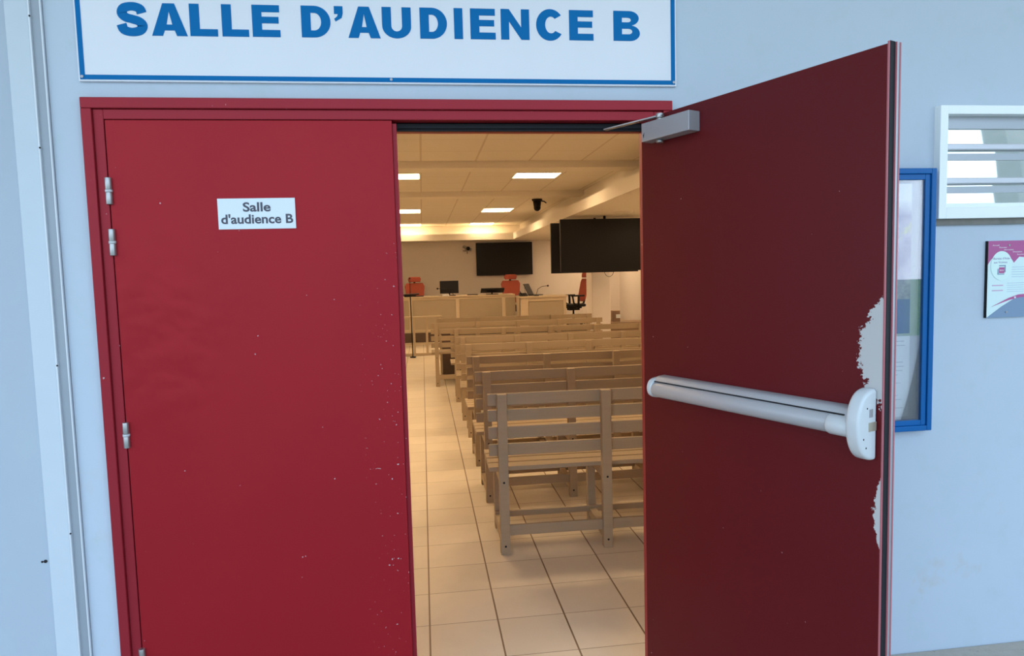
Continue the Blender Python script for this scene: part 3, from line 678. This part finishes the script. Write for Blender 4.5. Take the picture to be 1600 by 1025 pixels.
MB().box(-0.17, 0.17, -0.12, 0.12, 0, 0.018).build('keyboard', BLACKP, mb_, 0.003)
MB().beam((0, 0.12, 0.018), (0, 0.24, 0.27), 0.36, 0.014, up=(0, 1, 0)).build('screen', BLACKP, mb_, 0.003)
def mic(x, y, z, tip, label):
    t = thing('desk_microphone', label, 'microphone', (x, y, z))
    MB().box(-0.05, 0.05, -0.05, 0.05, 0, 0.02).build('mic_base', BLACKP, t, 0.006)
    p = [Vector((0, 0, 0.02)), Vector((tip[0] * 0.15, 0, tip[2] * 0.7)), Vector((tip[0] * 0.5, tip[1], tip[2] * 0.95)), Vector(tip)]
    MB().tube(p, 0.006, 6).build('gooseneck', BLACKP, t); MB().sphere(tip, 0.022).build('foam_tip', BLACKP, t)
mic(0.70, 13.40, DZ, (-0.36, 0, 0.17), 'slim gooseneck microphone reaching left in front of the black monitor')
mic(2.52, 12.80, PZ + 0.755, (0.27, 0, 0.22), 'slim gooseneck microphone reaching right over the side desk')
def low(name, label, cat, x0, x1, y0, y1, z, h, mat):
    return tag(box(name, mat, x0, x1, y0, y1, z, z + h, bevel=0.004), label, cat)
low('document_tray', 'flat dark folder lying on the long desk between the monitors', 'folder', 1.02, 1.26, 13.36, 13.56, DZ, 0.018, BLACKP)
low('paper_stack', 'small white stack of papers at the foot of the black monitor', 'papers', 0.44, 0.60, 13.28, 13.40, DZ, 0.035, SIGNW)
low('keyboard', 'black keyboard lying at the left part of the long desk', 'keyboard', -0.42, 0.02, 13.36, 13.52, DZ, 0.02, BLACKP)
ph = thing('telephone', 'black desk telephone on the side desk beside the laptop', 'telephone', (2.24, 12.90, PZ + 0.755))
MB().prism([(-0.09, -0.10, 0), (-0.09, 0.10, 0), (-0.09, 0.10, 0.07), (-0.09, -0.10, 0.02)], (0.18, 0, 0)).build('phone_base', BLACKP, ph, 0.004)
MB().cyl((-0.06, -0.08, 0.06), (-0.06, 0.08, 0.10), 0.016, 8).build('handset', BLACKP, ph)
MB().cyl((0.06, 0.08, 0.05), (0.05, 0.09, 0.20), 0.004, 6).build('antenna', BLACKP, ph)

# ------------------------------------------------------------------ red office chairs
def chair():
    r = thing('office_chair', 'chair', 'chair')
    b = MB()
    for k_ in range(5):
        t = R_(18 + 72 * k_); b.beam((0, 0, 0.10), (0.28 * math.cos(t), 0.28 * math.sin(t), 0.075), 0.05, 0.03)
    b.build('star_base', BLACKP, r, 0.004)
    for k_ in range(5):
        t = R_(18 + 72 * k_); c_ = Vector((0.28 * math.cos(t), 0.28 * math.sin(t), 0.03)); MB().cyl(c_ - Vector((0.018, 0, 0)), c_ + Vector((0.018, 0, 0)), 0.03, 14).build('caster', BLACKP, r)
    MB().cyl((0, 0, 0.10), (0, 0, 0.26), 0.032, 14).cyl((0, 0, 0.26), (0, 0, 0.40), 0.022, 14).box(-0.09, 0.09, -0.13, 0.13, 0.345, 0.395).build('gas_lift', BLACKP, r)
    MB().box(-0.24, 0.24, -0.24, 0.24, 0.43, 0.50).build('seat', BLACKP, r, 0.03, 3)
    MB().box(-0.16, 0.16, -0.16, 0.16, 0.39, 0.43).build('seat_plate', BLACKP, r, 0.01)
    b = MB()
    b.prism([(-0.20, 0.20, 0.62), (-0.24, 0.300, 1.02), (-0.20, 0.320, 1.10), (0.20, 0.320, 1.10), (0.24, 0.300, 1.02), (0.20, 0.20, 0.62), (0.12, 0.182, 0.55), (-0.12, 0.182, 0.55)], (0, 0.045, 0.0))
    b.build('backrest', REDC, r, 0.012, 3)
    MB().prism([(-0.14, 0.290, 1.125), (-0.16, 0.300, 1.20), (-0.13, 0.305, 1.25), (0.13, 0.305, 1.25), (0.16, 0.300, 1.20), (0.14, 0.290, 1.125)], (0, 0.07, 0)).build('headrest', REDC, r, 0.015, 3)
    b = MB(); b.tube([(0, 0.06, 0.41), (0, 0.27, 0.50), (0, 0.34, 0.75), (0, 0.39, 1.05), (0, 0.38, 1.20)], 0.026, 10)
    b.tube([(-0.20, 0.34, 1.02), (0, 0.36, 0.88), (0.20, 0.34, 1.02)], 0.014, 8); b.build('back_frame', BLACKP, r)
    for s_ in (-1, 1):
        b = MB(); b.beam((s_ * 0.29, -0.16, 0.70), (s_ * 0.29, 0.16, 0.70), 0.08, 0.04); b.tube([(s_ * 0.16, 0.02, 0.42), (s_ * 0.28, 0.02, 0.45), (s_ * 0.29, 0.02, 0.70)], 0.028, 8)
        b.tube([(s_ * 0.28, -0.13, 0.69), (s_ * 0.28, -0.10, 0.52), (s_ * 0.24, 0.02, 0.45)], 0.022, 8)
        b.build('armrest', BLACKP, r, 0.004)
    return r
ch = chair(); cg = 'red mesh office chairs behind the desks'
for i, (x, y, rz, lab) in enumerate(((-0.17, 14.35, 0.05, 'red mesh office chair with headrest behind the left part of the long desk'),
                                      (2.19, 14.35, 0.0, 'red mesh office chair with headrest below the wall mounted screen'),
                                      (3.62, 13.95, R_(-80), 'red mesh office chair seen from the side beside the white pillar'))):
    o = ch if i == 0 else copy_tree(ch)
    o.location = (x, y, PZ); o.rotation_euler = (0, 0, rz); tag(o, lab, 'chair', cg)

# ------------------------------------------------------------------ screens
t = thing('wall_screen', 'large black flat screen mounted on the back wall above the red chair', 'television', (2.125, 15.35, 1.512))
MB().box(-0.728, 0.728, -0.10, -0.055, 0, 0.835).build('screen_bezel', BLACKP, t, 0.004)
MB().box(-0.716, 0.716, -0.1012, -0.0995, 0.014, 0.823).build('display', BLACKG, t)
MB().box(-0.25, 0.25, -0.055, 0, 0.25, 0.6).build('wall_bracket', BLACKP, t)
def hung(x0, y, z0, z1, w, face, label):
    t = thing('hanging_screen', label, 'television', (x0 + w / 2, y, z0), 0, 'ceiling hung screens')
    h_ = z1 - z0; s_ = face
    MB().box(-w / 2, w / 2, -0.03, 0.03, 0, h_).build('screen_bezel', BLACKP, t, 0.004)
    MB().box(-w / 2 + 0.010, w / 2 - 0.010, s_ * 0.0295 - 0.001, s_ * 0.0295 + 0.002 * s_ + 0.0, 0.014, h_ - 0.010).build('display', BLACKG, t)
    MB().cyl((0, 0.04 * -s_ + 0, h_ * 0.6), (0, 0.04 * -s_, 2.391 - z0), 0.02, 12).box(-0.2, 0.2, 0.0 if s_ < 0 else -0.06, 0.06 if s_ < 0 else 0.0, h_ * 0.35, h_ * 0.65).build('ceiling_mount', BLACKP, t)
    return t
hung(2.119, 8.06, 1.540, 2.343, 1.43, -1, 'large black flat screen hung from the low ceiling, facing the doorway')
hung(2.056, 8.50, 1.521, 2.319, 1.43, 1, 'second black flat screen hung just behind the one facing the doorway')
b = MB(); pts = [Vector((2.89 + 0.075 * math.cos(R_(a)), 8.08, 1.545 + 0.095 * math.sin(R_(a)))) for a in range(180, 361, 15)]
tag(b.tube(pts, 0.004, 6).build('screen_cable', BLACKP), 'thin looped cable dangling under the hanging screen', 'cable')

# ------------------------------------------------------------------ cameras
cc = thing('ceiling_camera', 'black dome camera hanging from the tiled ceiling', 'camera', (1.98, 9.25, 2.787))
MB().cyl((0, 0, -0.03), (0, 0, 0), 0.085, 20, 0.09).build('mount_plate', BLACKP, cc)
MB().cyl((0, 0, -0.14), (0, 0, -0.03), 0.058, 20, 0.07).sphere((0, 0, -0.145), 0.060, 16).build('camera_head', BLACKP, cc)
MB().tube([(0.05, 0, -0.03), (0.12, 0, -0.04), (0.16, 0, -0.07)], 0.010, 8).build('cable', BLACKP, cc)
wc = thing('wall_camera', 'small grey camera on a bracket on the back wall left of the mounted screen', 'camera', (1.17, 15.35, 2.20))
MB().box(-0.05, 0.05, -0.02, 0, -0.05, 0.06).cyl((0, -0.01, 0), (0, -0.12, 0.0), 0.015, 10).build('bracket', GREYPC, wc, 0.003)
MB().beam((-0.10, -0.14, 0.07), (0.10, -0.10, -0.02), 0.10, 0.06).build('camera_body', GREYPC, wc, 0.008)
MB().sphere((0.02, -0.19, 0.01), 0.05, 12).build('lens', BLACKP, wc)
MB().cyl((0, -0.12, -0.12), (0, -0.12, -0.03), 0.012, 8).cyl((-0.11, -0.12, -0.045), (0.10, -0.12, -0.045), 0.012, 8).build('bracket_arm', GREYPC, wc)

# brown cupboard beyond the pillar
bx = thing('low_cupboard', 'low brown cupboard against the right wall beyond the pillar', 'cupboard', (4.55, 12.0, 0))
MB().box(-0.62, 0.62, -0.25, 0.25, 0, 0.42).build('cupboard_body', BROWNB, bx, 0.005)
MB().box(-0.65, 0.64, -0.28, 0.27, 0.42, 0.45).build('cupboard_top', BROWNB, bx, 0.004)
t_ = thing('grey_box', 'small brown box standing on the low cupboard just right of the pillar', 'box', (4.12, 12.0, 0.45))
MB().box(-0.09, 0.07, -0.08, 0.08, 0, 0.24).build('box_body', BROWNB, t_, 0.004)
MB().box(-0.02, 0.072, -0.083, -0.078, 0.08, 0.16).build('box_opening', PLATEW, t_)
